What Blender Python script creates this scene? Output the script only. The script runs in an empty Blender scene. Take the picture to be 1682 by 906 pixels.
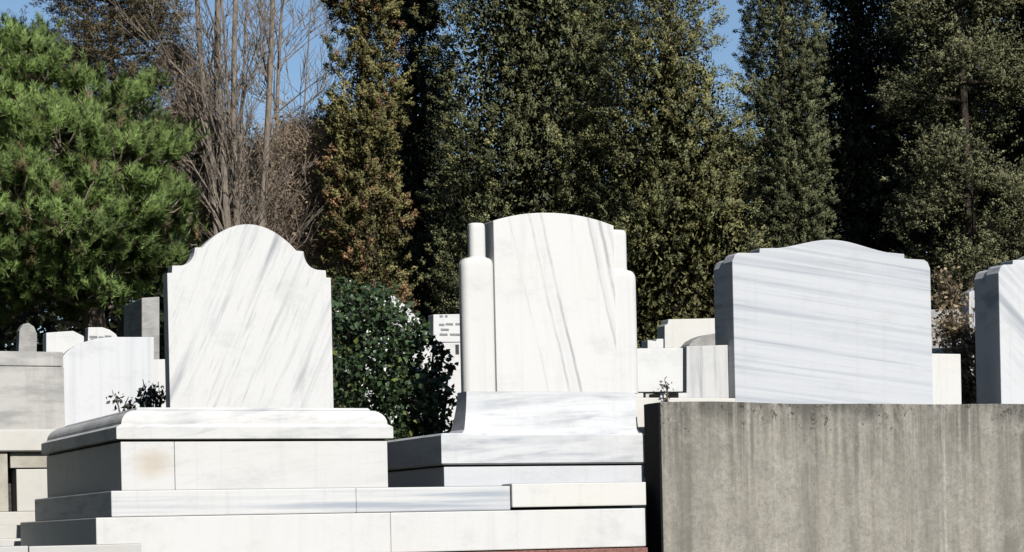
import bpy, bmesh, math, random
import numpy as np
from mathutils import Vector, Matrix

# ------------------------------------------------------------------ camera
sc = bpy.context.scene
C = sc.collection
R = math.radians
EYE = 1.6
FPX, CX, HY = 3510.0, 841.0, 872.0          # focal length, optical axis in photo pixels
ROLL = R(1.25)
cam_d = bpy.data.cameras.new('camera')
cam = bpy.data.objects.new('camera', cam_d)
C.objects.link(cam)
cam_d.sensor_width = 36.0
cam_d.lens = 36.0 * FPX / 1682.0
cam_d.shift_y = (HY - 453.0) / 1682.0
cam_d.clip_end = 1000.0
CAMROT = (Matrix.Rotation(R(90), 3, 'X') @ Matrix.Rotation(-ROLL, 3, 'Z'))
CAMLOC = Vector((0, 0, EYE))
cam.matrix_world = Matrix.Translation(CAMLOC) @ CAMROT.to_4x4()
sc.camera = cam

# ------------------------------------------------------------------ sky, sun, exposure
YAW = R(24)                                   # how far the rows of stones are turned from the picture plane
SUN_AZ, SUN_EL = R(24 + 2.5), R(34)             # sun to the right behind the camera
SUN_DIR = Vector((math.sin(SUN_AZ) * math.cos(SUN_EL), -math.cos(SUN_AZ) * math.cos(SUN_EL), math.sin(SUN_EL)))
w = bpy.data.worlds.new('World')
sc.world = w
w.use_nodes = True
nt = w.node_tree
nt.nodes.clear()
sky = nt.nodes.new('ShaderNodeTexSky')
sky.sky_type = 'NISHITA'
sky.sun_disc = False
sky.sun_elevation = SUN_EL
sky.sun_rotation = math.pi - SUN_AZ
sky.air_density = 1.0
sky.dust_density = 0.15
sky.ozone_density = 3.0
bg = nt.nodes.new('ShaderNodeBackground')
bg.inputs['Strength'].default_value = 0.075
wo = nt.nodes.new('ShaderNodeOutputWorld')
nt.links.new(sky.outputs[0], bg.inputs[0])
nt.links.new(bg.outputs[0], wo.inputs[0])
sun_d = bpy.data.lights.new('sun', 'SUN')
sun_d.energy = 5.0
sun_d.angle = R(0.5)
sun_d.color = (1.0, 0.965, 0.92)
sun = bpy.data.objects.new('sun', sun_d)
C.objects.link(sun)
sun.rotation_euler = (-SUN_DIR).to_track_quat('-Z', 'Y').to_euler()
sun.location = (6, -10, 14)
vs = sc.view_settings
vs.view_transform = 'Standard'
vs.look = 'None'
vs.exposure = 0.46
vs.gamma = 1.0
vs.use_curve_mapping = False
sc.render.engine = 'CYCLES'
sc.cycles.max_bounces = 6
sc.cycles.diffuse_bounces = 2
sc.cycles.transparent_max_bounces = 4
sc.cycles.caustics_reflective = False
sc.cycles.caustics_refractive = False

rnd = random.Random(11)
rng = np.random.default_rng(7)


# ------------------------------------------------------------------ places: turning picture points into metres
def ray(px, py):
    return CAMROT @ Vector(((px - CX) / FPX, -(py - HY) / FPX, -1.0))


def at(px, py, depth):
    d = ray(px, py)
    return CAMLOC + d * (depth / d.y)


class Frame:
    """upright frame: x along a stone's face, y away from the viewer, z up, origin at a base corner"""
    def __init__(s, px, py, depth, yaw=YAW):
        s.o = at(px, py, depth)
        s.yaw = yaw
        s.u = Vector((math.cos(yaw), math.sin(yaw), 0))
        s.b = Vector((-math.sin(yaw), math.cos(yaw), 0))

    def hit(s, px, py, back=0.0):
        d = ray(px, py)
        t = (back - (CAMLOC - s.o).dot(s.b)) / d.dot(s.b)
        p = CAMLOC + d * t - s.o
        return p.dot(s.u), p.z

    def hit_side(s, px, py, x=0.0):
        d = ray(px, py)
        t = (x - (CAMLOC - s.o).dot(s.u)) / d.dot(s.u)
        p = CAMLOC + d * t - s.o
        return p.dot(s.b), p.z

    def x(s, px, py, back=0.0): return s.hit(px, py, back)[0]
    def z(s, px, py, back=0.0): return s.hit(px, py, back)[1]


# ------------------------------------------------------------------ tagging and object helpers
def tag(o, label=None, cat=None, group=None, kind=None):
    if label: o['label'] = label
    if cat: o['category'] = cat
    if group: o['group'] = group
    if kind: o['kind'] = kind
    return o


def thing(name, label, cat, loc=(0, 0, 0), rotz=0.0, group=None):
    o = bpy.data.objects.new(name, None)
    o.empty_display_size = 0.2
    C.objects.link(o)
    o.location = loc
    o.rotation_euler = (0, 0, rotz)
    return tag(o, label, cat, group)


def fthing(name, label, cat, fr, group=None):
    return thing(name, label, cat, fr.o, fr.yaw, group)


def link(name, me, mat, parent=None):
    o = bpy.data.objects.new(name, me)
    C.objects.link(o)
    if mat is not None and len(me.materials) == 0:
        me.materials.append(mat)
    if parent is not None:
        o.parent = parent
    return o


def obj(name, bm, mat, parent=None, bev=0.0, smooth=False, seg=2):
    bmesh.ops.recalc_face_normals(bm, faces=bm.faces)
    if bev > 0:
        ed = [e for e in bm.edges if len(e.link_faces) == 2 and e.calc_face_angle(0) > R(50)]
        bmesh.ops.bevel(bm, geom=ed, offset=bev, segments=seg, affect='EDGES', profile=0.6, clamp_overlap=True)
    if smooth:
        for f in bm.faces: f.smooth = True
    me = bpy.data.meshes.new(name)
    bm.to_mesh(me)
    bm.free()
    return link(name, me, mat, parent)


def prism(pts, y0, y1, bm=None):
    """outline in x,z pushed from y0 to y1"""
    bm = bm or bmesh.new()
    a = [bm.verts.new((x, y0, z)) for x, z in pts]
    b = [bm.verts.new((x, y1, z)) for x, z in pts]
    n = len(pts)
    bm.faces.new(a)
    bm.faces.new(b[::-1])
    for i in range(n):
        j = (i + 1) % n
        bm.faces.new((a[j], a[i], b[i], b[j]))
    return bm


def box(x0, x1, y0, y1, z0, z1, bm=None):
    return prism([(x0, z0), (x1, z0), (x1, z1), (x0, z1)], y0, y1, bm)


def loft(rings, bm=None):
    """rings of (x0,x1,y0,y1,z) from bottom to top: mouldings that run round all four sides"""
    bm = bm or bmesh.new()
    prev = None
    for (x0, x1, y0, y1, z) in rings:
        r = [bm.verts.new(p) for p in ((x0, y0, z), (x1, y0, z), (x1, y1, z), (x0, y1, z))]
        if prev is None:
            bm.faces.new(r[::-1])
        else:
            for i in range(4):
                j = (i + 1) % 4
                bm.faces.new((prev[i], prev[j], r[j], r[i]))
        prev = r
    bm.faces.new(prev)
    return bm


def tube(bm, pts, radii, n=6):
    prev = None
    k = len(pts)
    for i in range(k):
        p = Vector(pts[i])
        d = (Vector(pts[min(i + 1, k - 1)]) - Vector(pts[max(i - 1, 0)])).normalized()
        a = d.cross(Vector((0.31, 0.22, 0.9))).normalized()
        if a.length < 0.1: a = Vector((1, 0, 0))
        b = d.cross(a)
        r = [bm.verts.new(p + (a * math.cos(t) + b * math.sin(t)) * radii[i]) for t in [2 * math.pi * q / n for q in range(n)]]
        if prev is not None:
            for q in range(n):
                s = (q + 1) % n
                f = bm.faces.new((prev[q], prev[s], r[s], r[q]))
                f.smooth = True
        prev = r
    try: bm.faces.new(prev)
    except ValueError: pass
    return bm


# ------------------------------------------------------------------ materials
class N:
    def __init__(s, name):
        s.m = bpy.data.materials.new(name)
        s.m.use_nodes = True
        s.t = s.m.node_tree
        s.b = s.t.nodes['Principled BSDF']

    def n(s, typ, **kw):
        x = s.t.nodes.new(typ)
        for k, v in kw.items():
            if k in x.inputs: x.inputs[k].default_value = v
            else: setattr(x, k, v)
        return x

    def l(s, a, b): s.t.links.new(a, b)

    def math(s, op, a, b=None, c=None):
        x = s.n('ShaderNodeMath', operation=op)
        for i, v in enumerate((a, b, c)):
            if v is None: continue
            if isinstance(v, (int, float)): x.inputs[i].default_value = v
            else: s.l(v, x.inputs[i])
        return x.outputs[0]

    def ramp(s, f, a, b, lo=0.0, hi=1.0):
        x = s.n('ShaderNodeMapRange', interpolation_type='SMOOTHSTEP')
        s.l(f, x.inputs[0])
        for i, v in zip((1, 2, 3, 4), (a, b, lo, hi)): x.inputs[i].default_value = v
        return x.outputs[0]

    def mix(s, f, a, b):
        x = s.n('ShaderNodeMix', data_type='RGBA')
        if isinstance(f, (int, float)): x.inputs[0].default_value = f
        else: s.l(f, x.inputs[0])
        for i, v in ((6, a), (7, b)):
            if isinstance(v, tuple): x.inputs[i].default_value = v + (1,) if len(v) == 3 else v
            else: s.l(v, x.inputs[i])
        return x.outputs[2]

    def noise(s, vec, scale, detail=4, rough=0.55, dist=0.0):
        x = s.n('ShaderNodeTexNoise', Scale=scale, Detail=detail, Roughness=rough, Distortion=dist)
        if vec is not None: s.l(vec, x.inputs['Vector'])
        return x.outputs[0]

    def coords(s, rot=(0, 0, 0), scale=(1, 1, 1), loc=(0, 0, 0), src=None):
        if src is None:
            src = s.n('ShaderNodeTexCoord').outputs['Object']
        a = s.n('ShaderNodeMapping')
        a.inputs['Location'].default_value = loc
        a.inputs['Rotation'].default_value = rot
        s.l(src, a.inputs['Vector'])
        b = s.n('ShaderNodeMapping')
        b.inputs['Scale'].default_value = scale
        s.l(a.outputs[0], b.inputs['Vector'])
        return b.outputs[0]

    def bump(s, h, strength, dist=0.01):
        x = s.n('ShaderNodeBump', Strength=strength, Distance=dist)
        s.l(h, x.inputs['Height'])
        s.l(x.outputs[0], s.b.inputs['Normal'])


MARBLE = 0.575      # weathered outdoor stone


def marble(name, base=(0.80, 0.80, 0.79), vein=(0.50, 0.53, 0.57), angle=0.0, along=0.6, across=14.0, amount=0.5, lo=0.45, hi=0.75,
           loc=(0, 0, 0), veins=None, warm=0.25, stain=None, fine=0.35):
    """veined stone: bands run along the direction that lies at `angle` above the face's horizontal"""
    base = tuple(c * MARBLE for c in base)
    vein = tuple(c * MARBLE for c in vein)
    m = N(name)
    rot = (0, angle, 0)
    v1 = m.coords(rot, (along, 3.0, across), loc)
    wob = m.noise(m.coords(rot, (along * 1.5, 1.5, across * 0.22), loc), 1.3, 3)
    nz = m.noise(v1, 1.0, 6, 0.62, 0.35)
    f = m.ramp(nz, lo, hi, 0.0, amount)
    f2 = m.ramp(m.noise(m.coords(rot, (along * 3.0, 6.0, across * 3.2), loc), 1.0, 5, 0.6, 0.5), 0.52, 0.78, 0.0, fine)
    f = m.math('MULTIPLY', f, m.ramp(wob, 0.3, 0.65, 0.35, 1.25))
    f = m.math('MAXIMUM', f, f2)
    if veins:
        k, lines = veins
        tc = m.n('ShaderNodeTexCoord').outputs['Object']
        sep = m.n('ShaderNodeSeparateXYZ')
        m.l(tc, sep.inputs[0])
        sx = m.math('MULTIPLY_ADD', sep.outputs[2], k, sep.outputs[0])
        ns = m.noise(m.coords((0, 0, 0), (0.6, 1, 1.6), (3, 0, 1)), 1.6, 4, 0.6)
        sx = m.math('MULTIPLY_ADD', m.math('SUBTRACT', ns, 0.5), 0.05, sx)
        patch = m.ramp(m.noise(m.coords((0, 0.2, 0), (2.0, 2, 3.0), (1, 4, 0)), 1.5, 3), 0.35, 0.6, 0.35, 1.0)
        for c, wd, st in lines:
            d = m.math('ABSOLUTE', m.math('SUBTRACT', sx, c))
            f = m.math('MAXIMUM', f, m.math('MULTIPLY', m.ramp(d, 0.0, wd, st, 0.0), patch))
    tone = m.mix(m.ramp(m.noise(m.coords((0, 0, 0), (1, 1, 1), loc), 2.2, 4), 0.35, 0.7, 0, warm), base,
                 (base[0] * 0.97, base[1] * 0.93, base[2] * 0.82))
    col = m.mix(f, tone, vein)
    if stain:
        sx_, sz_, rx_, rz_, scol, sst = stain
        c3 = m.coords((0, 0, 0), (1 / rx_, 0.01, 1 / rz_), (-sx_, 0, -sz_))
        ln = m.n('ShaderNodeVectorMath', operation='LENGTH')
        m.l(c3, ln.inputs[0])
        dd = m.math('ADD', ln.outputs['Value'], m.math('MULTIPLY', m.noise(m.coords(), 9, 4), 0.9))
        col = m.mix(m.ramp(dd, 0.5, 1.6, sst, 0.0), col, tuple(c * MARBLE * 0.88 for c in scol))
    # fine grime: specks and faint rain runs
    cl = m.ramp(m.noise(m.coords((0, 0, 0), (1, 1, 1.6), (loc[0] + 3, 1, 2)), 3.4, 7, 0.72), 0.50, 0.70, 0, 0.26)
    col = m.mix(cl, col, (0.27, 0.275, 0.27))
    run = m.ramp(m.noise(m.coords((0, 0, 0), (22, 22, 1.0)), 1.0, 4), 0.52, 0.82, 0, 0.22)
    col = m.mix(run, col, (0.30, 0.29, 0.26))
    spk = m.ramp(m.noise(m.coords(), 55, 3, 0.7), 0.66, 0.80, 0, 0.22)
    col = m.mix(spk, col, (0.24, 0.23, 0.21))
    # flat tops coloured dark to cut light bounced onto the shaded sides
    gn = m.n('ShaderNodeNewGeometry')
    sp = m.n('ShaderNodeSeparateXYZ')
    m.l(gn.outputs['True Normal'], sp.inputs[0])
    dark_top = m.math('MULTIPLY', m.ramp(sp.outputs[2], 0.85, 0.97), m.ramp(m.noise(m.coords(), 6.0, 5, 0.7), 0.2, 0.5, 0.75, 0.97))
    col = m.mix(dark_top, col, (0.050, 0.050, 0.042))
    m.l(col, m.b.inputs['Base Color'])
    m.b.inputs['Roughness'].default_value = 0.62
    m.b.inputs['Specular IOR Level'].default_value = 0.3
    m.bump(m.noise(m.coords(), 38, 6, 0.65), 0.18, 0.006)
    return m.m


def concrete(name, top=0.0):
    m = N(name)
    base, dark = (0.282, 0.262, 0.221), (0.105, 0.098, 0.085)
    st = m.noise(m.coords((0, 0, 0), (3.4, 5, 0.22), (2.3, 0, 0)), 1.0, 6, 0.68, 0.4)
    st2 = m.noise(m.coords((0, 0, 0), (17, 20, 0.42), (7, 0, 0)), 1.0, 5, 0.65)
    grain = m.noise(m.coords(), 34, 9, 0.80)
    mott = m.noise(m.coords((0, 0, 0), (1, 1, 0.7)), 13, 6, 0.72)
    sep = m.n('ShaderNodeSeparateXYZ')
    m.l(m.n('ShaderNodeTexCoord').outputs['Object'], sep.inputs[0])
    dz = m.math('SUBTRACT', top, sep.outputs[2])                      # metres below the top edge
    reach = m.math('ADD', dz, m.math('MULTIPLY', m.noise(m.coords((0, 0, 0), (7, 7, 0.1), (1, 0, 3)), 1.0, 4), 1.3))
    up = m.ramp(reach, 0.45, 1.25, 1.0, 0.15)                         # soot runs start at the top and end at uneven heights
    col = m.mix(m.ramp(st, 0.45, 0.68, 0, 0.70), base, dark)
    col = m.mix(m.math('MULTIPLY', m.ramp(st2, 0.40, 0.60, 0, 0.92), up), col, (0.072, 0.068, 0.062))
    pale = m.ramp(m.noise(m.coords((0, 0, 0), (15, 14, 0.35), (1, 0, 5)), 1.0, 4, 0.6), 0.58, 0.72, 0, 0.6)
    col = m.mix(pale, col, (0.42, 0.41, 0.36))
    blot = m.ramp(m.noise(m.coords(), 4.5, 6, 0.75), 0.46, 0.66, 0, 0.5)
    col = m.mix(blot, col, (0.325, 0.312, 0.273))
    col = m.mix(m.ramp(mott, 0.34, 0.56, 0.4, 0.0), col, (0.13, 0.125, 0.110))
    col = m.mix(m.ramp(grain, 0.36, 0.58, 0.45, 0.0), col, (0.10, 0.096, 0.085))
    rim = m.math('MULTIPLY', m.ramp(dz, 0.0, 0.16, 0.75, 0.0), m.ramp(m.noise(m.coords((0, 0, 0), (6, 6, 2.5), (8, 0, 1)), 1.0, 5, 0.7), 0.42, 0.60))
    col = m.mix(rim, col, (0.06, 0.057, 0.052))
    # chipped and pitted zone along the top, holes of many sizes
    pz = m.noise(m.coords((0, 0, 0), (1, 1, 0.85), (5, 0, 9)), 24, 3, 0.85)
    zone = m.math('MULTIPLY', m.ramp(dz, 0.0, 0.38, 1.0, 0.0), m.ramp(m.noise(m.coords((0, 0, 0), (1, 1, 1), (4, 0, 2)), 4.0, 3), 0.38, 0.60, 0.45, 1.0))
    pit = m.ramp(m.math('ADD', pz, m.math('MULTIPLY', zone, 0.16)), 0.70, 0.745)
    col = m.mix(m.math('MULTIPLY', pit, 0.75), col, (0.045, 0.043, 0.040))
    m.l(col, m.b.inputs['Base Color'])
    m.b.inputs['Roughness'].default_value = 0.92
    m.b.inputs['Specular IOR Level'].default_value = 0.15
    h = m.math('SUBTRACT', m.math('ADD', grain, m.math('MULTIPLY', mott, 0.6)), m.math('MULTIPLY', pit, 1.2))
    m.bump(h, 0.55, 0.014)
    return m.m


def plain(name, col, col2=None, scale=12.0, rough=0.85, bump=0.3, stretch=(1, 1, 1)):
    m = N(name)
    col2 = col2 or tuple(c * 0.6 for c in col)
    nz = m.noise(m.coords((0, 0, 0), stretch), scale, 6, 0.65)
    m.l(m.mix(m.ramp(nz, 0.35, 0.68), col, col2), m.b.inputs['Base Color'])
    m.b.inputs['Roughness'].default_value = rough
    m.b.inputs['Specular IOR Level'].default_value = 0.2
    m.bump(nz, bump, 0.02)
    return m.m


def leafmat(name, rough=0.6, transl=0.22, spec=0.3, soft=False):
    m = N(name)
    a = m.n('ShaderNodeAttribute', attribute_name='tint')
    if soft:
        nr = m.n('ShaderNodeAttribute', attribute_name='clump_normal')
        m.l(nr.outputs['Vector'], m.b.inputs['Normal'])
    m.l(a.outputs['Color'], m.b.inputs['Base Color'])
    m.b.inputs['Roughness'].default_value = rough
    m.b.inputs['Specular IOR Level'].default_value = spec
    tr = m.n('ShaderNodeBsdfTranslucent')
    m.l(a.outputs['Color'], tr.inputs['Color'])
    mx = m.n('ShaderNodeMixShader')
    mx.inputs[0].default_value = transl
    out = m.t.nodes['Material Output']
    m.l(m.b.outputs[0], mx.inputs[1])
    m.l(tr.outputs[0], mx.inputs[2])
    m.l(mx.outputs[0], out.inputs['Surface'])
    return m.m


GREY_V = (0.48, 0.51, 0.555)
M = {}
M['conifer'] = leafmat('conifer_foliage', 0.7, 0.12, 0.15, True)
M['needle'] = leafmat('pine_needles', 0.6, 0.2, 0.25, True)
M['ivy'] = leafmat('glossy_leaves', 0.32, 0.12, 0.55)
M['dryleaf'] = leafmat('dry_leaves', 0.8, 0.2, 0.15)
M['twig'] = leafmat('dry_twigs', 0.9, 0.0, 0.1)
M['bark'] = plain('brown_bark', (0.15, 0.115, 0.085), (0.055, 0.042, 0.032), 9, 0.95, 0.8, (6, 6, 1))
M['greybark'] = plain('grey_bark', (0.215, 0.18, 0.145), (0.105, 0.088, 0.07), 9, 0.95, 0.8, (6, 6, 1))
M['darkbark'] = plain('dark_bark', (0.055, 0.043, 0.033), (0.025, 0.02, 0.016), 9, 0.95, 0.8, (6, 6, 1))
M['soil'] = plain('grassy_soil', (0.040, 0.043, 0.020), (0.022, 0.026, 0.011), 3.0, 0.95, 0.6)
M['path'] = plain('gravel_path', (0.22, 0.20, 0.17), (0.12, 0.11, 0.09), 9.0, 0.95, 0.6)
M['red'] = plain('red_granite', (0.20, 0.095, 0.075), (0.12, 0.055, 0.045), 60.0, 0.8, 0.3)
M['tar'] = plain('bitumen_coat', (0.006, 0.006, 0.007), (0.004, 0.004, 0.004), 20.0, 0.9, 0.2)  # near-black colour for the shade on the wall's left end
M['mortar'] = plain('dark_joint', (0.06, 0.055, 0.05), (0.03, 0.03, 0.028), 30.0, 0.95, 0.4)
M['ink'] = plain('grey_lettering', (0.20, 0.20, 0.20), (0.15, 0.15, 0.155), 40.0, 0.9, 0.1)

# ------------------------------------------------------------------ the ground: a lower path, a terrace and the rising slope behind
T1 = Frame(200, 808, 10.7)                     # front corner of the left tomb's base


def ground_z(x, y):
    v = (Vector((x, y, 0)) - Vector((T1.o.x, T1.o.y, 0))).dot(T1.b)
    if v < 0.30: return 0.0
    z = 1.40 * min(1.0, (v - 0.30) / 0.06)
    s = max(0.0, v - 2.2)
    z += 0.115 * min(s, 26) + 0.01 * max(0.0, s - 26)
    return z


def build_ground():
    us = sorted(set([-250, -160, -100, -60, -40] + [i * 1.5 for i in range(-20, 21)] + [40, 60, 100, 160, 250]))
    vs_ = [-200, -100, -50, -25, -12, -6, -3, -1, 0.29, 0.33, 0.37] + [0.4 + 1.2 * i for i in range(1, 24)] + [33, 45, 70, 120, 300]
    bm = bmesh.new()
    grid = []
    for v in vs_:
        row = []
        for u in us:
            p = Vector((T1.o.x, T1.o.y, 0)) + T1.u * u + T1.b * v
            z = ground_z(p.x, p.y)
            if 5 < v < 30: z += 0.06 * math.sin(u * 1.7 + v) + 0.04 * math.sin(u * 3.1 - v * 2.2)
            row.append(bm.verts.new((p.x, p.y, z)))
        grid.append(row)
    for i in range(len(vs_) - 1):
        for j in range(len(us) - 1):
            bm.faces.new((grid[i][j], grid[i][j + 1], grid[i + 1][j + 1], grid[i + 1][j]))
    o = obj('ground', bm, M['soil'])
    tag(o, 'dry grassy soil of the sloping burial ground', 'ground', kind='structure')


build_ground()

# ------------------------------------------------------------------ stepped marble platform under the two left tombs
F1 = T1


def platform():
    fr = F1
    t = fthing('stepped_platform', 'long two-step white marble platform under the two nearest tombs', 'platform', fr)
    # upper step, course of grey-veined blocks and one cream block
    b2, b1, b0 = -0.12, -0.25, -0.27
    zt, zb = fr.z(400, 803, b2), fr.z(400, 842, b2)
    xL = fr.x(183, 830, b2)
    dend = fr.hit_side(57, 838, xL)[0]
    mA = marble('grey_banded_marble', angle=R(0), along=0.5, across=26, amount=0.85, lo=0.42, hi=0.66, loc=(1, 0, 3), vein=(0.46, 0.50, 0.56), warm=0.1)
    mB = marble('cream_marble', base=(0.83, 0.82, 0.785), amount=0.12, angle=R(5), warm=0.3, fine=0.1)
    mC = marble('white_step_marble', base=(0.82, 0.815, 0.80), amount=0.16, angle=R(80), along=0.5, across=8, warm=0.3, fine=0.12, loc=(5, 1, 2))
    xr = fr.x(1059.5, 810, b2)
    xm = fr.x(839, 810, b2)
    xj = fr.x(585, 810, b2)
    for x0, x1, m, dz, yy in ((xL, xj - 0.0006, mA, 0, b2), (xj + 0.0006, xm - 0.002, mA, 0, b2 + 0.002), (xm + 0.002, xr, mB, 0.012, b2 - 0.014)):
        obj('step_block', box(x0, x1, yy, dend, zb - 0.01 if dz == 0 else zb + 0.004, zt + dz), m, t, 0.006)
    # lower step
    zt1 = zb - 0.012
    zbot = fr.z(1058, 897, b1)
    xl1 = fr.x(158, 870, b1)
    dend1 = fr.hit_side(33, 870, xl1)[0]
    xs = [xl1, fr.x(642, 870, b1), fr.x(1061, 870, b1)]
    for i in range(2):
        obj('step_block', box(xs[i] + 0.0007 * (i > 0), xs[i + 1] - 0.0007, b1 + 0.002 * i, dend1 - 0.004, zbot, zt1), mC, t, 0.006)
    # footing course of red granite slabs below the lower step
    xa = xl1 + 0.02
    n = 5
    for i in range(n):
        x0 = xa + (xs[2] - xa) * i / n
        x1 = xa + (xs[2] - xa) * (i + 1) / n
        obj('footing_slab', box(x0 + 0.001, x1 - 0.001, b0 + 0.003 * (i % 2), 0.25, zbot - 0.32, zbot - 0.006), M['red'], t, 0.005)
    obj('footing', box(xl1 + 0.03, xs[2] - 0.005, b1 + 0.03, 0.28, -fr.o.z, zbot - 0.325), M['mortar'], t)
    return zt


PZ = platform()

# ------------------------------------------------------------------ left tomb
M['slab1'] = marble('white_marble_slant_veins', angle=R(66), along=1.3, across=20, amount=0.68, lo=0.5, hi=0.78, vein=(0.34, 0.35, 0.38),
                    warm=0.08, fine=0.55, loc=(0.4, 0, 0.7))
M['plinth'] = marble('clouded_marble', angle=R(8), along=2.2, across=11, amount=0.65, lo=0.43, hi=0.68, loc=(3, 1, 0), fine=0.5, vein=(0.42, 0.44, 0.47))


def arch_profile(half):
    """mirror a right-half outline (x 0..1, z 0..1) listed from the foot up to the crown"""
    L = [(-x, z) for x, z in half if x > 1e-6]
    return half + L[::-1]


def circ(cx, cz, r, a0, a1, n):
    return [(cx + r * math.cos(R(a0 + (a1 - a0) * i / n)), cz + r * math.sin(R(a0 + (a1 - a0) * i / n))) for i in range(n + 1)]


def tomb_left():
    fr = F1
    t = fthing('gravestone', 'white marble gravestone with round arched top and scooped shoulders on moulded plinth', 'gravestone', fr)
    zb = PZ + 0.0015
    zt = fr.z(420, 724.5)
    xR = fr.x(637, 760)
    depth = fr.hit_side(77, 780, 0.0)[0]
    mbase = marble('base_marble_stained', base=(0.80, 0.795, 0.78), amount=0.42, angle=R(6), along=1.2, across=9, warm=0.2, loc=(2, 2, 2), vein=(0.50, 0.52, 0.54),
                   stain=(0.16, (zt + zb) / 2 + 0.01, 0.13, 0.10, (0.66, 0.53, 0.36), 0.55))
    xs = fr.x(287, 760)
    obj('base_block', box(0, xs - 0.001, 0.0, depth, zb, zt), mbase, t, 0.004)
    obj('base_block', box(xs + 0.001, xR, 0.0015, depth, zb, zt), mbase, t, 0.004)
    # recessed dark joint
    obj('joint', box(0.012, xR - 0.012, 0.012, depth - 0.012, zt - 0.001, zt + 0.012), M['mortar'], t)
    # moulded plinth, the profile runs round all sides
    z0 = zt + 0.011
    z1 = fr.z(420, 669)
    H = z1 - z0
    ox = -fr.x(190, 715)
    xR2 = fr.x(644, 712)
    rings = []
    ins = 0.125
    prof = [(0.012, 0.0), (0.0, 0.02), (0.0, 0.38), (0.012, 0.42), (0.024, 0.46)]
    for i in range(0, 9):                       # quarter-round above the fascia
        a = R(90 * i / 8)
        prof.append((0.028 + 0.085 * (1 - math.cos(a)), 0.48 + 0.44 * math.sin(a)))
    prof += [(0.114, 0.95), (ins, 1.0)]
    for i_, z_ in prof:
        rings.append((-ox + i_, xR2 - i_, -0.018 + i_ * 0.35, depth + 0.02 - i_, z0 + H * z_))
    obj('plinth', loft(rings), M['plinth'], t, 0.0)
    # upright slab
    sb = 0.13
    x0, x1 = fr.x(279.5, 667, sb), fr.x(548, 667, sb)
    zt2 = fr.z(405, 366.5, sb)
    half = [(1, 0), (1, .724), (.944, .726), (.938, .764), (.83, .766)]
    half += [(.655 + .175 * (1 - math.cos(R(a))) + 0.0, .766 + .096 * (1 - math.sin(R(a)))) for a in ()]
    half += [(.83 - .165 * math.sin(R(a)), .768 + .094 * (1 - math.cos(R(a)))) for a in range(12, 91, 13)]
    half += [(.665, .864), (.575, .867)]
    r = (0.575 ** 2 * 0.86 ** 2 + .133 ** 2) / (2 * .133)      # arch radius in units of height
    for i in range(1, 13):
        x = .575 * (1 - i / 12.0)
        half.append((x, 1 - (r - math.sqrt(max(r * r - (x * 0.58) ** 2, 0))) * (.133 / (r - math.sqrt(r * r - (.575 * .58) ** 2)))))
    xc, hw = (x0 + x1) / 2, (x1 - x0) / 2
    pts = [(xc + x * hw, z1 - 0.004 + z * (zt2 - z1)) for x, z in arch_profile(half)]
    obj('headstone', prism(pts, sb, sb + 0.085), M['slab1'], t, 0.004)


tomb_left()

# ------------------------------------------------------------------ middle tomb with side columns


def superround(cx, cy, hx, hy, z, k=7, rad=0.046):
    r = min(rad, hx * .8, hy * .8)
    out = []
    for qx, qy, a0 in ((1, 1, 0), (-1, 1, 90), (-1, -1, 180), (1, -1, 270)):
        for i in range(k + 1):
            a = R(a0 + 90 * i / k)
            out.append((cx + qx * (hx - r) + r * math.cos(a), cy + qy * (hy - r) + r * math.sin(a), z))
    return out


def ringloft(rings):
    bm = bmesh.new()
    prev = None
    for r in rings:
        v = [bm.verts.new(p) for p in r]
        if prev is None: bm.faces.new(v[::-1])
        else:
            for i in range(len(v)):
                j = (i + 1) % len(v)
                bm.faces.new((prev[i], prev[j], v[j], v[i]))
        prev = v
    bm.faces.new(prev)
    return bm


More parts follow.
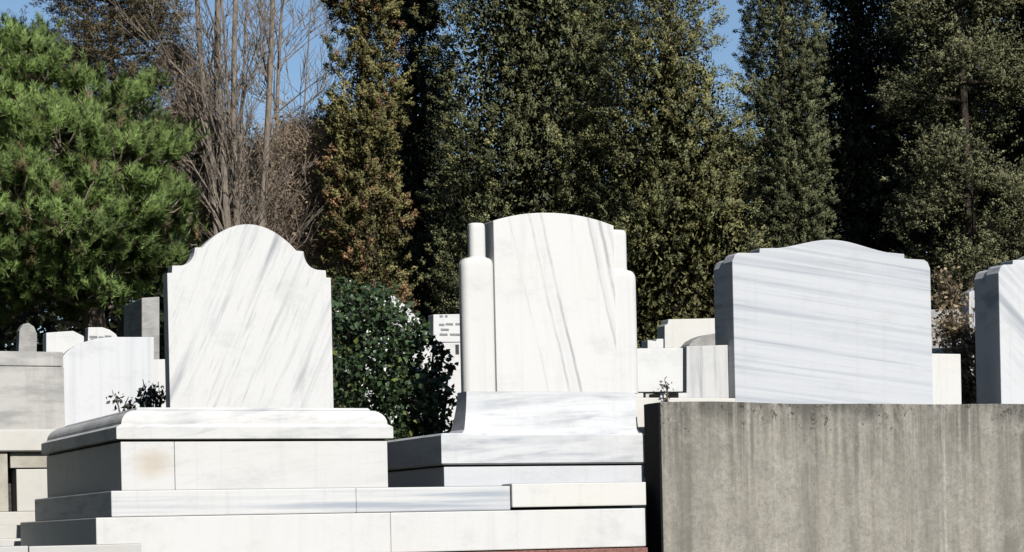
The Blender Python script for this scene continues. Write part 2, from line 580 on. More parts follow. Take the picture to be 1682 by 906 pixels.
def tomb_middle():
    fr = F1
    zb = PZ + 0.0015
    xL = fr.x(730, 780)
    o = fr.o + fr.u * xL
    t = thing('gravestone', 'white marble gravestone with two rounded side columns and dark slanting streaks', 'gravestone', o, fr.yaw)
    X = lambda px, py, b=0.0: fr.x(px, py, b) - xL
    Z = lambda px, py, b=0.0: fr.z(px, py, b)
    xR = X(1058.5, 780)
    zt = Z(900, 765)
    mg = marble('grey_white_plinth_marble', angle=R(3), along=1.6, across=16, amount=0.75, lo=0.42, hi=0.68, loc=(7, 0, 1), vein=(0.42, 0.45, 0.49), fine=0.6, base=(0.78, 0.79, 0.80), warm=0.08)
    mw = marble('pale_blue_base_marble', angle=R(1), along=0.8, across=10, amount=0.3, loc=(2, 8, 1), base=(0.74, 0.755, 0.78), warm=0.05)
    obj('base_block', box(0, xR, 0.004, 1.05, zb, zt), mw, t, 0.004)
    obj('joint', box(0.012, xR - 0.012, 0.016, 1.03, zt - 0.001, zt + 0.011), M['mortar'], t)
    z0, z1 = zt + 0.010, Z(900, 711)
    ox = X(723, 740)
    rings = [(ox + 0.01, xR - 0.004, -0.008, 1.07, z0), (ox, xR, -0.018, 1.08, z0 + 0.008), (ox, xR, -0.018, 1.08, z1 - 0.012), (ox + 0.012, xR - 0.004, -0.006, 1.068, z1)]
    obj('ledge', loft(rings), mg, t)
    # flared plinth
    sb = 0.10
    z2 = Z(900, 643.5, sb)
    xa, xb = X(764, 646, sb), X(1055, 646, sb)
    rings = []
    for i in range(11):
        q = i / 10.0
        fl = 0.036 * (1 - q) ** 1.6 + 0.02 * (q < 0.05)
        rings.append((xa - fl, min(xb + fl, xR - 0.006), sb - 0.02 - fl, sb + 0.11 + fl, z1 - 0.001 + (z2 - z1) * q))
    obj('plinth', loft(rings), mg, t)
    # slab
    k = 0.21 / 0.913
    s0 = lambda px, py: X(px, py, sb) + k * Z(px, py, sb)
    lines = [(s0(869, 358), 0.013, 0.62), (s0(888, 358), 0.015, 0.85), (s0(965, 362), 0.013, 0.60), (s0(984, 366), 0.019, 0.85), (s0(972, 380), 0.03, 0.22),
             (s0(838, 370), 0.010, 0.28), (s0(879, 360), 0.03, 0.12), (s0(1003, 390), 0.02, 0.3)]
    ms = marble('cream_white_streaked_marble', base=(0.835, 0.83, 0.815), vein=(0.40, 0.41, 0.43), angle=R(102), along=0.4, across=9, amount=0.10, fine=0.08, veins=(k, lines), warm=0.15)
    mc = marble('cream_column_marble', base=(0.83, 0.825, 0.805), vein=(0.55, 0.54, 0.52), angle=R(93), along=0.4, across=14, amount=0.2, fine=0.12, warm=0.25)
    x0, x1 = X(816.5, 640, sb), X(1014, 640, sb)
    zs, zc = Z(815, 362, sb), Z(905, 349, sb)
    n = 20
    pts = [(x0, z2 - 0.002), (x1, z2 - 0.002)]
    zr = zs + 0.002
    h = zc - zs
    w_ = (x1 - x0) / 2
    for i in range(n + 1):
        q = 1 - 2 * i / n
        pts.append((x0 + w_ + q * w_, zs + h * (1 - abs(q) ** 2.1)))
    obj('headstone', prism(pts, sb, sb + 0.13), ms, t, 0.004)
    # columns: broad round shaft, sloped shoulder, narrower neck with domed cap
    for (pl, pr, ul, ur, ysh, ytop) in ((763, 817, 775, 801, 428, 364), (1000, 1050, 1000, 1033, 441, 376)):
        hy, ny = 0.046, 0.034
        b = sb + 0.012
        L0, L1 = X(pl, 560, b), X(pr, 560, b)
        U0, U1 = X(ul, 395, b), X(ur, 395, b)
        zsh, ztp = Z(780, ysh, b), Z(780 if pl < 900 else 1025, ytop, b)
        hx, cx = (L1 - L0) / 2, (L0 + L1) / 2
        ux, uc = (U1 - U0) / 2, (U0 + U1) / 2
        b = b + hy
        rg = [superround(cx, b, hx, hy, z2 - 0.002), superround(cx, b, hx, hy, zsh - 0.03)]
        for q in (0.2, 0.4, 0.6, 0.8, 0.92, 1.0):
            e = math.sin(q * math.pi / 2)
            rg.append(superround(cx + (uc - cx) * q ** 2 * .8, b, hx + (ux - hx) * q ** 2 * 0.8, hy + (ny - hy) * q ** 2 * .8, zsh - 0.03 + 0.05 * e))
        rg.append(superround(uc, b, ux, ny, zsh + 0.026))
        rg.append(superround(uc, b, ux, ny, ztp - 0.03))
        for q in (0.4, 0.7, 0.9, 1.0):
            rg.append(superround(uc, b, ux * (1 - 0.45 * q ** 3), ny * (1 - 0.45 * q ** 3), ztp - 0.03 + 0.03 * math.sin(q * math.pi / 2)))
        obj('column', ringloft(rg), mc, t)


tomb_middle()

# ------------------------------------------------------------------ concrete retaining wall on the right
def corner_depth(px, back):
    x, z = F1.hit(px, 660, back)
    return (F1.o + F1.u * x + F1.b * back).y


FW = Frame(1085, 660, corner_depth(1085, -0.20), R(24.6))


def wall():
    fr = FW
    zl = 0.0
    t = fthing('retaining_wall', 'streaked grey concrete retaining wall below the banded headstone', 'wall', fr)
    L = 6.5
    M['conc'] = concrete('weathered_concrete', top=0.0)
    zb = -fr.o.z
    bm = bmesh.new()
    # slightly uneven top edge, cast in one piece
    n = 40
    pts = [(0.0, zb), (L, zb)]
    for i in range(n + 1):
        q = 1 - i / n
        pts.append((L * q, 0.0 + 0.006 * math.sin(q * 31) * math.sin(q * 9 + 1) - 0.008 * q))
    obj('wall_slab', prism(pts, 0.0, 0.175, bm), M['conc'], t, 0.004)
    obj('end_coat', box(-0.012, -0.0005, 0.003, 0.172, zb, -0.003), M['tar'], t)  # thin strip that paints the shade of the wall's end as near-black


wall()

# ------------------------------------------------------------------ banded headstones behind the wall


def eared_slab(fr, x0, x1, zb, zs, zt, y0, y1, mat, parent, name='headstone', ear=0.27, cut=0.04, step=0.03):
    """flat shoulders with clipped corners, a small step, then a low bow rising to the middle"""
    half = []
    w_ = (x1 - x0) / 2
    xc = (x0 + x1) / 2
    half = [(w_, zb), (w_, zs - cut * 1.3), (w_ - cut * .45, zs - cut * .35), (w_ - cut * 1.1, zs)]
    xi = w_ * (1 - ear)
    half += [(xi + 0.002, zs + 0.003), (xi, zs + step), (xi - w_ * 0.18, zs + step + 0.006)]
    hx = xi - w_ * 0.18
    for i in range(1, 13):
        q = 1 - i / 12.0
        e = 0.5 * (1 + math.cos(math.pi * q)) ** 1.0
        half.append((hx * q, zs + step + 0.006 + (zt - zs - step - 0.006) * (0.5 * (1 - math.cos(math.pi * (1 - q))) * 0.6 + 0.4 * (1 - q * q))))
    pts = [(xc + x, z) for x, z in half] + [(xc - x, z) for x, z in half[::-1] if x > 1e-6]
    return obj(name, prism(pts, y0, y1), mat, parent, 0.005)


def tomb_banded():
    fr = Frame(1208, 657, 12.35, R(24))
    t = fthing('gravestone', 'wide blue-grey banded marble headstone with low bowed top above concrete wall', 'gravestone', fr)
    m = marble('blue_banded_marble', base=(0.70, 0.717, 0.742), vein=(0.33, 0.37, 0.43), angle=R(-6), along=0.26, across=18, amount=0.80, lo=0.44, hi=0.68, loc=(0.3, 0, 2.1), warm=0.0, fine=0.4)
    zb = -0.35
    x0, x1 = 0.0, fr.x(1532.5, 640)
    zs, zt = fr.z(1450, 423.5), fr.z(1362, 393)
    eared_slab(fr, x0, x1, zb, zs, zt, 0.0, 0.115, m, t, 'headstone')
    eared_slab(fr, x0 + 0.006, x1 - 0.03, zb, zs - 0.022, zt - 0.03, 0.117, 0.235, m, t, 'back_slab')
    mk = marble('white_side_marble', base=(0.83, 0.82, 0.79), amount=0.1, angle=R(85))
    xr = fr.x(1563, 640, 0.13)
    obj('side_block', box(x1 - 0.03, xr, 0.128 - 0.10, 0.36, zb, fr.z(1548, 581, 0.05)), mk, t, 0.006)
    obj('base', box(-0.10, x1 + 0.2, -0.06, 0.9, zb - 0.4, zb), mk, t)
    # its neighbour, half out of the picture
    fr = Frame(1645, 660, 13.05, R(24))
    t = fthing('gravestone', 'headstone with steep diagonal grey veins at the right edge', 'gravestone', fr)
    m2 = marble('diagonal_veined_marble', base=(0.77, 0.78, 0.79), vein=(0.40, 0.43, 0.47), angle=R(-42), along=0.5, across=10, amount=0.75, lo=0.46, hi=0.68, loc=(1.3, 0, 0.4), warm=0.0)
    zs, zt = fr.z(1660, 434.5), fr.z(1760, 398)
    eared_slab(fr, 0.0, 1.1, zb, zs, zt, 0.0, 0.13, m2, t, 'headstone', ear=0.2)
    eared_slab(fr, 0.006, 1.07, zb, zs - 0.012, zt - 0.02, 0.132, 0.26, m2, t, 'back_slab', ear=0.2)
    obj('base', box(-0.10, 1.2, -0.06, 0.9, zb - 0.45, zb), mk, t)


tomb_banded()

# ------------------------------------------------------------------ older tomb on the far left
M['oldgrey'] = plain('weathered_grey_stone', (0.294, 0.287, 0.269), (0.189, 0.185, 0.175), 5.0, 0.9, 0.4, (1.0, 1, 2.6))
M['kerb'] = marble('grey_kerb_marble', base=(0.66, 0.65, 0.62), amount=0.4, angle=R(4), along=1.5, across=8, warm=0.3, loc=(4, 6, 1), fine=0.3)
M['oldwhite'] = marble('old_white_marble', base=(0.73, 0.72, 0.69), amount=0.3, angle=R(3), along=1.5, across=8, warm=0.6, loc=(9, 2, 1), fine=0.3)
M['tan'] = plain('tan_limestone', (0.350, 0.329, 0.280), (0.266, 0.245, 0.203), 7.0, 0.9, 0.4)


def ground_depth(fr):
    return ground_z(fr.o.x, fr.o.y) - fr.o.z - 0.05


def tomb_far_left():
    fr = Frame(92, 742, 13.3)
    t = fthing('gravestone', 'weathered grey rectangular headstone on white ledge at the left edge', 'gravestone', fr)
    xl = -1.15
    # blocky grey headstone built of two courses
    xr = fr.x(107, 700, 0.10)
    z0 = fr.z(50, 706, 0.1)
    zj = fr.z(50, 601, 0.1)
    zt = fr.z(50, 577, 0.1)
    m = N('weathered_course_stone')
    a = m.noise(m.coords((0, 0, 0), (2.2, 2, 9)), 1.0, 5, 0.6)
    b = m.noise(m.coords((0, 0, 0), (9, 9, 1.2), (3, 0, 0)), 1.0, 5, 0.6)
    col = m.mix(m.ramp(a, 0.4, 0.65, 0, 0.75), (0.36, 0.35, 0.33), (0.20, 0.20, 0.19))
    col = m.mix(m.ramp(b, 0.45, 0.7, 0, 0.45), col, (0.17, 0.165, 0.155))
    m.l(col, m.b.inputs['Base Color'])
    m.b.inputs['Roughness'].default_value = 0.9
    m.bump(m.noise(m.coords(), 40, 6, 0.7), 0.4, 0.01)
    obj('headstone', box(xl, xr, 0.10, 0.24, z0 + 0.001, zj - 0.002), m.m, t, 0.005)
    obj('cap', box(xl, xr - 0.003, 0.095, 0.245, zj + 0.001, zt), m.m, t, 0.006)
    zl0 = fr.z(50, 742)
    lg = [(xl, 0.02, -0.02, 0.6, zl0 + 0.002), (xl, 0.03, -0.03, 0.61, zl0 + 0.01), (xl, 0.03, -0.03, 0.61, z0 - 0.015), (xl, 0.005, -0.005, 0.585, z0)]
    obj('ledge', loft(lg), M['oldwhite'], t)
    zb = fr.z(40, 840)
    xg0, xg1 = fr.x(13.5, 800), fr.x(28, 800)
    obj('base_block', box(xl, xg0, 0.0, 0.55, zb + 0.001, zl0), M['tan'], t, 0.006)
    zs = fr.z(50, 769)
    obj('base_block', box(xg1, 0.42, 0.012, 0.55, zb + 0.001, zs - 0.003), M['oldwhite'], t, 0.006)
    obj('base_course', box(xg0 + 0.02, 0.40, 0.02, 0.54, zs + 0.004, zl0 - 0.001), M['tan'], t, 0.005)
    obj('joint', box(xg0 - 0.05, 0.38, 0.16, 0.5, zb + 0.003, zl0 - 0.003), M['mortar'], t)
    g = fr.o.z
    for i, (pa, yy) in enumerate(((840, -0.12), (862, -0.30), (884, -0.95))):
        za = fr.z(20, pa, yy)
        obj('step', box(xl - 0.1 * i, fr.x((62, 60, 62)[i], pa, yy), yy, 0.75 + 0.05 * i, za - 0.13, za), M['oldwhite'], t, 0.006)
    obj('footing', box(xl - 0.15, fr.x(60, 900, -.9), -0.9, 0.85, -g, fr.z(20, 884, -.95) - 0.131), M['tan'], t)
    # low pale slab in front of the platform
    f2 = Frame(232, 891, 10.15, R(24))
    o = fthing('kerb_slab', 'low pale grey kerb slab at the lower left foot of the platform', 'kerb', f2)
    for i in range(3):
        obj('kerb_stone', box(-1.6 + i * 0.535, -1.6 + (i + 1) * 0.535 - 0.004, 0, 0.2, -0.3, -0.002 * i), M['kerb'], o, 0.006)
    obj('footing', box(-1.59, -0.01, 0.02, 0.19, -f2.o.z, -0.301), M['mortar'], o)


tomb_far_left()

# ------------------------------------------------------------------ smaller stones behind


def slab_px(name, label, pts, depth, thick, mat, yaw=YAW, to_ground=True, cat='gravestone', group=None, part='headstone', bev=0.005):
    """an upright stone of its own distance and thickness; pts outlines its face, the foot reaches the soil"""
    fr = Frame(pts[0][0], pts[0][1], depth, yaw)
    t = fthing(name, label, cat, fr, group)
    q = [fr.hit(px, py) for px, py in pts]
    obj(part, prism(q, 0.0, thick), mat, t, bev)
    if to_ground:
        xs = [a for a, b in q]
        zs = min(b for a, b in q)
        obj('base', box(min(xs) - 0.05, max(xs) + 0.05, -0.05, thick + 0.10, min(ground_depth(fr), zs - 0.1), zs - 0.001), M['oldwhite'], t, 0.006)
    return fr, t


M['stripe'] = marble('vertical_striped_marble', base=(0.80, 0.81, 0.82), vein=(0.52, 0.55, 0.60), angle=R(90), along=0.3, across=12, amount=0.6, lo=0.46, hi=0.7, loc=(2, 0, 5.4), warm=0.0, fine=0.2)
M['white'] = marble('plain_white_marble', base=(0.82, 0.82, 0.80), amount=0.15, angle=R(20), warm=0.15, fine=0.12)
M['creamstone'] = marble('cream_stone', base=(0.80, 0.785, 0.74), amount=0.1, angle=R(20), warm=0.4, fine=0.1)
M['streak'] = marble('rain_streaked_marble', base=(0.72, 0.72, 0.71), vein=(0.42, 0.42, 0.43), angle=R(90), along=1.2, across=16, amount=0.7, lo=0.42, hi=0.66, loc=(4, 0, 2), warm=0.1)


def back_stones():
    # stone with a shoulder sweeping up in a quarter round, behind the left tomb
    pts = [(98, 712), (253, 700), (253, 553), (190, 553)]
    for i in range(1, 11):
        a = R(90 * i / 10)
        pts.append((190 - 92 * math.sin(a), 601 - 48 * math.cos(a)))
    slab_px('gravestone', 'white headstone with quarter-round shoulder and vertical stripes left of the arched one', pts, 13.5, 0.09, M['stripe'])
    slab_px('gravestone', 'narrow white stone squeezed beside the arched headstone at its left edge', [(240, 680), (300, 676), (300, 589), (240, 590)], 13.9, 0.12, M['white'])
    fr, t = slab_px('gravestone', 'small white stone with round shoulder peeping over the striped headstone',
                    [(143, 600), (215, 598), (215, 560), (196, 557), (190, 548), (180, 541), (168, 537), (145, 537)], 15.0, 0.10, M['white'])
    for x0, x1, y in ((147, 160, 553), (162, 170, 554), (172, 183, 552.5), (149, 158, 558), (161, 179, 558)):
        a, z = fr.hit(x0, y)
        b, _ = fr.hit(x1, y)
        obj('inscription', box(a, b, -0.003, 0.004, z - 0.008, z + 0.008), M['ink'], t)
    slab_px('gravestone', 'tall grey-sided stone pillar under the green pine, beside the arched headstone', [(233, 600), (262, 598), (262, 487), (233, 489)], 15.6, 0.55, M['oldgrey'])  # darker grey stone colour stands in for the shade on this pillar
    slab_px('gravestone', 'pale weathered stone in the shade under the pine at far left', [(30, 590), (60, 588), (61, 548), (56, 536), (47, 530), (38, 532), (32, 542)], 17.0, 0.12, M['oldgrey'])
    slab_px('gravestone', 'low pale stone in the pine shade above the grey block', [(76, 590), (138, 588), (138, 552), (120, 543), (76, 546)], 17.6, 0.14, M['white'])
    # right of the ivy bush
    fr, t = slab_px('gravestone', 'white inscribed tablet between ivy bush and column headstone', [(712, 562), (790, 561), (790, 515), (712, 516)], 14.6, 0.10, M['white'], to_ground=False)
    for x0, x1, y in ((721, 730, 533), (732, 744, 532), (748, 757, 532), (724, 737, 541), (722, 727, 519), (731, 735, 519), (722, 735, 549), (739, 756, 549)):
        a, z = fr.hit(x0, y)
        b, _ = fr.hit(x1, y)
        obj('inscription', box(a, b, -0.003, 0.004, z - 0.007, z + 0.007), M['ink'], t)
    q = [fr.hit(px, py) for px, py in ((716, 563), (786, 562), (786, 720), (716, 722))]
    obj('pedestal', prism(q, -0.02, 0.2), M['white'], t, 0.006)
    a, z = fr.hit(746, 566); b, z2 = fr.hit(752, 582)
    obj('niche', box(a, b, -0.023, -0.019, z2, z), M['mortar'], t)
    slab_px('gravestone', 'white stone with sloping edge leaning behind the ivy bush', [(600, 720), (742, 716), (730, 590), (707, 552), (676, 510), (648, 486), (600, 480)], 13.5, 0.10, M['white'])
    # between the column headstone and the banded one
    fr, t = slab_px('gravestone', 'plain white block between column headstone and concrete wall end', [(1020, 644), (1122, 643), (1122, 571), (1020, 572)], 12.08, 0.16, M['white'], to_ground=False)
    for x0, x1 in ((1020, 1058), (1086, 1096), (1116, 1130)):
        a, z = fr.hit(x0, 645); b, z2 = fr.hit(x1, 653)
        obj('foot', box(a, b, 0.01, 0.15, z2, z + 0.001), M['white'], t)
    a, z = fr.hit(1015, 653.5); b, z2 = fr.hit(1200, 664)
    obj('base', box(a, b, -0.06, 0.5, z2 - 0.4, z), M['creamstone'], t, 0.006)
    slab_px('gravestone', 'cream flat-topped stone behind the white block under dark cypresses', [(1092, 620), (1230, 617), (1230, 521), (1098, 524), (1097, 532), (1092, 534)], 15.8, 0.12, M['creamstone'])
    slab_px('gravestone', 'dark grey arched stone left of the banded headstone', [(1131, 600), (1250, 600)] + [(1190 + 59 * math.cos(R(a)), 572 - 26 * math.sin(R(a))) for a in range(0, 181, 15)], 14.3, 0.12, M['oldgrey'])
    slab_px('gravestone', 'rain-streaked grey-white slab next to the banded headstone', [(1128, 690), (1230, 688), (1230, 565), (1128, 568)], 12.30, 0.09, M['streak'])
    slab_px('gravestone', 'tiny white stone top beside the column headstone', [(1064, 580), (1090, 580), (1090, 556), (1079, 556), (1078, 560), (1064, 558)], 15.2, 0.10, M['white'])
    # right side
    slab_px('gravestone', 'pale mottled stone behind the dry shrub near the right edge', [(1592, 660), (1660, 660), (1660, 466), (1612, 469), (1592, 480)], 14.6, 0.10, M['streak'])
    slab_px('gravestone', 'dull grey stone behind the dry shrub right of the banded headstone', [(1500, 640), (1590, 640), (1590, 508), (1500, 508)], 15.2, 0.14, M['oldgrey'])


back_stones()


# ------------------------------------------------------------------ foliage
def unit(a):
    return a / np.maximum(np.linalg.norm(a, axis=-1, keepdims=True), 1e-9)


def leaf_mesh(name, c, d, ln, wd, col, nrm=None, diamond=False):
    """c centres, d directions, ln lengths, wd widths, col colours: triangles (or folded diamonds)"""
    n = len(c)
    d = unit(d)
    s = unit(np.cross(d, rng.normal(size=(n, 3))))
    ln = np.asarray(ln).reshape(-1, 1) * np.ones((n, 1))
    wd = np.asarray(wd).reshape(-1, 1) * np.ones((n, 1))
    if diamond:
        nn = np.cross(d, s)
        v = np.stack([c - d * ln * .5, c + s * wd * .5 + nn * wd * .18 - d * ln * 0.08, c + d * ln * .5, c - s * wd * .5 + nn * wd * .18 - d * ln * 0.08], 1)
        k = 4
        idx = (np.arange(n)[:, None] * 4 + np.array([0, 1, 2, 0, 2, 3])[None]).reshape(-1)
    else:
        v = np.stack([c - s * wd * .5 - d * ln * .4, c + s * wd * .5 - d * ln * .4, c + d * ln * .6], 1)
        k = 3
        idx = np.arange(3 * n)
    me = bpy.data.meshes.new(name)
    nv = n * k
    nf = len(idx) // 3
    me.vertices.add(nv)
    me.vertices.foreach_set('co', v.reshape(-1).astype(np.float32))
    me.loops.add(len(idx))
    me.loops.foreach_set('vertex_index', idx.astype(np.int32))
    me.polygons.add(nf)
    me.polygons.foreach_set('loop_start', (np.arange(nf) * 3).astype(np.int32))
    at_ = me.attributes.new('tint', 'FLOAT_COLOR', 'POINT')
    cc = np.concatenate([np.clip(col, 0.004, 1), np.ones((n, 1))], 1)
    at_.data.foreach_set('color', np.repeat(cc, k, 0).reshape(-1).astype(np.float32))
    if nrm is not None:
        fn = unit(np.cross(d, s))
        fn = fn * np.sign(np.sum(fn * nrm, axis=1, keepdims=True) + 1e-6)
        nn_ = unit(unit(nrm) * 0.75 + fn * 0.55)
        an = me.attributes.new('clump_normal', 'FLOAT_VECTOR', 'POINT')
        an.data.foreach_set('vector', np.repeat(nn_, k, 0).reshape(-1).astype(np.float32))
    me.update()
    me.validate()
    return me


def spray_leaves(P, A, L, rs, K, leaf, width, base, var=0.22, alt=None, altp=0.0, spread=0.6):
    """clusters of K leaves round twigs that start at P and run along A"""
    n = len(P)
    t = rng.random((n, K)) ** 0.8
    L = np.asarray(L).reshape(-1, 1) * np.ones((n, 1))
    rs = np.asarray(rs).reshape(-1, 1) * np.ones((n, 1))
    off = rng.normal(size=(n, K, 3)) * (rs * (1.0 - 0.6 * t))[..., None] * 0.6
    c = P[:, None] + A[:, None] * (t * L)[..., None] + off
    d = A[:, None] + rng.normal(size=(n, K, 3)) * spread
    col = np.asarray(base)[None] * (1 + var * rng.normal(size=(n, 1)))
    if alt is not None:
        m = (rng.random(n) < np.asarray(altp))[:, None]
        col = np.where(m, np.asarray(alt)[None] * (1 + var * rng.normal(size=(n, 1))), col)
    col = np.clip(col, 0.008, 1)
    col = col[:, None] * (1 + 0.18 * rng.normal(size=(n, K, 1)))
    ln = leaf * rng.uniform(0.6, 1.3, n * K)
    nr = off / (rs[..., None] * .6) + A[:, None] * ((t - .35) * 1.6)[..., None]
    return c.reshape(-1, 3), d.reshape(-1, 3), ln, ln * width, col.reshape(-1, 3), nr.reshape(-1, 3)


def cat_leaves(*parts):
    return [np.concatenate([p[i] for p in parts]) for i in range(6)]


def env_noise(phi, h, seeds):
    return 1 + sum(a * np.sin(k * phi + p + q * h) for (a, k, p, q) in seeds)


def cypress(name, label, px, half_px, depth, ztop, base, shape, seed, dens=1.0, alt=None, altp=0.0, zlow=None, leaf=0.024, group='cypress trees behind the graves',
            lean=0.0, up=0.8, mid_py=300, clump=0.075, rough=1.0, zone=None, K=76, tall=0.0):
    """column of upright scale-leaf sprays with lumps and hollows round a trunk"""
    global rng
    rng = np.random.default_rng(seed)
    c = at(px, mid_py, depth)
    gz = ground_z(c.x, c.y)
    Rm = half_px * depth / FPX
    H = ztop - gz
    t = thing(name, label, 'tree', (c.x, c.y, gz), 0.0, group)
    bm = bmesh.new()
    tube(bm, [(0, 0, -0.1), (0.02, 0.01, H * .3), (-0.02, 0, H * .7), (0, 0, H * .96)], [max(.07, Rm * .15), max(.06, Rm * .12), .05, .012], 7)
    obj('trunk', bm, M['bark'], t)
    z0 = 0.4 if zlow is None else zlow
    sx_, sy_ = [a for a, b in shape], [b for a, b in shape]
    seeds = [(rng.uniform(.03, .07) * rough, int(k), rng.uniform(0, 6.28), rng.uniform(-5, 5)) for k in (2, 3, 4, 5, 7)]
    # boughs: upright plumes that bulge from the column, each carrying many sprays
    area = 2 * math.pi * Rm * (H - z0) * 0.8
    nb = int(area / (0.085 if Rm > .6 else 0.06))
    hb = rng.random(nb)
    hb = hb[rng.random(nb) < np.maximum(np.interp(hb, sx_, sy_), .1)]
    nb = len(hb)
    pb = rng.random(nb) * 6.2832
    kb = (np.sin(pb) < .7) | (rng.random(nb) < .5)          # fewer boughs on the far side
    hb, pb = hb[kb], pb[kb]
    nb = len(hb)
    zb_ = z0 + (H - z0) * hb
    eb = Rm * np.interp(hb, sx_, sy_) * env_noise(pb, zb_, seeds)
    rb = eb * rng.uniform(.80, .97, nb)
    B = np.stack([np.cos(pb) * rb, np.sin(pb) * rb, zb_], 1)
    tone = 1 + .16 * rng.normal(size=nb)
    per = max(3, int(9.5 * dens * (0.085 / clump) ** 2))
    ii = np.repeat(np.arange(nb), per)
    n = len(ii)
    o3 = rng.normal(size=(n, 3)) * np.array([.10, .10, .16]) * (0.6 + .5 * Rm) 
    out = np.stack([np.cos(pb[ii]), np.sin(pb[ii]), np.zeros(n)], 1)
    P = B[ii] + o3
    P[:, 0] += lean * (P[:, 2] - z0)
    A = unit(out * 0.7 + unit(o3) * .5 + np.array([0, 0, up]) + rng.normal(size=(n, 3)) * 0.3)
    L = rng.uniform(.8, 1.7, n) * clump
    ap = np.full(n, altp)
    if zone:
        zz, zw, zp = zone
        ap = np.where(np.abs(P[:, 2] + gz - zz) < zw * rng.uniform(.5, 1.3, n), zp, ap * .4)
        ap = ap * (rng.random(nb) < .75)[ii]
    lv = list(spray_leaves(P, A, L, clump * rng.uniform(.45, .80, n), K, leaf, 0.6, base, 0.16, alt, ap))
    lv[4] = lv[4] * np.repeat(np.clip(tone[ii], .55, 1.5), K)[:, None]
    lv[5] = lv[5] + np.repeat(out * .35 + unit(o3) * .25, K, 0)
    # inner twigs that close the crown
    ni = int(area * 1250 / min(1, Rm / .75) ** 1.5)
    hi = rng.random(ni)
    ph = rng.random(ni) * 6.283
    ei = Rm * np.interp(hi, sx_, sy_)
    ri = ei * rng.uniform(.0, 1.0, ni) ** .6 * .9
    gi = np.clip(ei / .8, .35, 1) * (1.1 - .68 * ri / np.maximum(ei, .01))
    Pi = np.stack([np.cos(ph) * ri, np.sin(ph) * ri, z0 + (H - z0) * hi], 1)
    Pi[:, 0] += lean * (Pi[:, 2] - z0)
    di = rng.normal(size=(ni, 3)) + np.array([0, 0, 1.0])
    inner = (Pi, di, rng.uniform(.06, .13, ni) * gi, rng.uniform(.04, .075, ni) * gi, np.asarray(base)[None] * rng.uniform(.5, 1.0, (ni, 1)), rng.normal(size=(ni, 3)))
    extra = []
    if tall > 0:                                            # the top that rises above the picture: looser sprays
        nt_ = int(tall * Rm * 900)
        hh = rng.random(nt_) ** 1.3
        pp = rng.random(nt_) * 6.283
        rt = Rm * .75 * (1 - hh) ** .7 * rng.random(nt_) ** .4
        Pt = np.stack([np.cos(pp) * rt, np.sin(pp) * rt, H - .9 + (tall + .9) * hh], 1)
        extra = [(Pt, rng.normal(size=(nt_, 3)) + np.array([0, 0, 1.2]), rng.uniform(.12, .26, nt_), rng.uniform(.08, .15, nt_), np.asarray(base)[None] * rng.uniform(.6, 1.2, (nt_, 1)), rng.normal(size=(nt_, 3)))]
    cr = link('crown', leaf_mesh(name + '_crown', *cat_leaves(lv, inner, *extra)), M['conifer'], t)
    cr['kind'] = 'stuff'
    return t


COL = [(0, .80), (.08, .95), (.35, 1.0), (.55, .85), (.75, .75), (.9, .5), (1, .06)]
WIDE = [(0, .85), (.1, 1.0), (.5, 1.0), (.8, .85), (.93, .55), (1, .08)]
CONE = [(0, .88), (.12, 1.0), (.41, 1.0), (.61, .75), (.74, .43), (1, .03)]
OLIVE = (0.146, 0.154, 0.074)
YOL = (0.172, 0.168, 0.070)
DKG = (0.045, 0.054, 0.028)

cypress('cypress_tree', 'broad olive-green cypress directly behind the column headstone', 866, 140, 25.0, 11.5, OLIVE, WIDE, 3, 1.0, tall=5, clump=.095, leaf=.024, alt=YOL, altp=0.25)
cypress('cypress_tree', 'tapering yellow-olive cypress left of the narrow blue sky gap', 1104, 136, 23.5, 8.7, YOL, CONE, 4, 1.0, clump=.095, leaf=.024, alt=OLIVE, altp=0.45)
cypress('cypress_tree', 'slender cypress with rusty brown patches behind the arched headstone', 604, 54, 20.6, 8.6, (0.160, 0.146, 0.058), COL, 5, 1.0, alt=(0.20, 0.125, 0.064), altp=0.35, clump=0.065, zone=(4.3, .8, .5), tall=3)
cypress('cypress_tree', 'cypress with sunlit edge just right of the blue sky gap', 1294, 60, 27.5, 10.5, (0.115, 0.124, 0.062), WIDE, 6, 1.0, tall=4, rough=.8)
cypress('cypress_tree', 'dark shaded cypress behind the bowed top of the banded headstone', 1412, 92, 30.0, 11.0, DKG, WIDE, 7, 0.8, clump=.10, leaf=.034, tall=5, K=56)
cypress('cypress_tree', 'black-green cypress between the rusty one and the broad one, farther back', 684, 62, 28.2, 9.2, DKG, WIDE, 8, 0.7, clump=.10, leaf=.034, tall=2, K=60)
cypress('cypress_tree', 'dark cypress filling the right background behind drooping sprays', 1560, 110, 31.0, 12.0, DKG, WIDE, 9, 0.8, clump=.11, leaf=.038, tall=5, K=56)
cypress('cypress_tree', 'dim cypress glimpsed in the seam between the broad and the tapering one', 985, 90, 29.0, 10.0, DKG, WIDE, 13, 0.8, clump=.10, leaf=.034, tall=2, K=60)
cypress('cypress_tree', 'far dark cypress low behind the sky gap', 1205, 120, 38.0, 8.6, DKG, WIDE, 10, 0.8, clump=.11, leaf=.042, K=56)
cypress('cypress_tree', 'dark conifer at the far right edge of the picture', 1690, 100, 28.0, 11.0, DKG, WIDE, 12, 0.8, clump=.10, leaf=.036, tall=6, K=56)


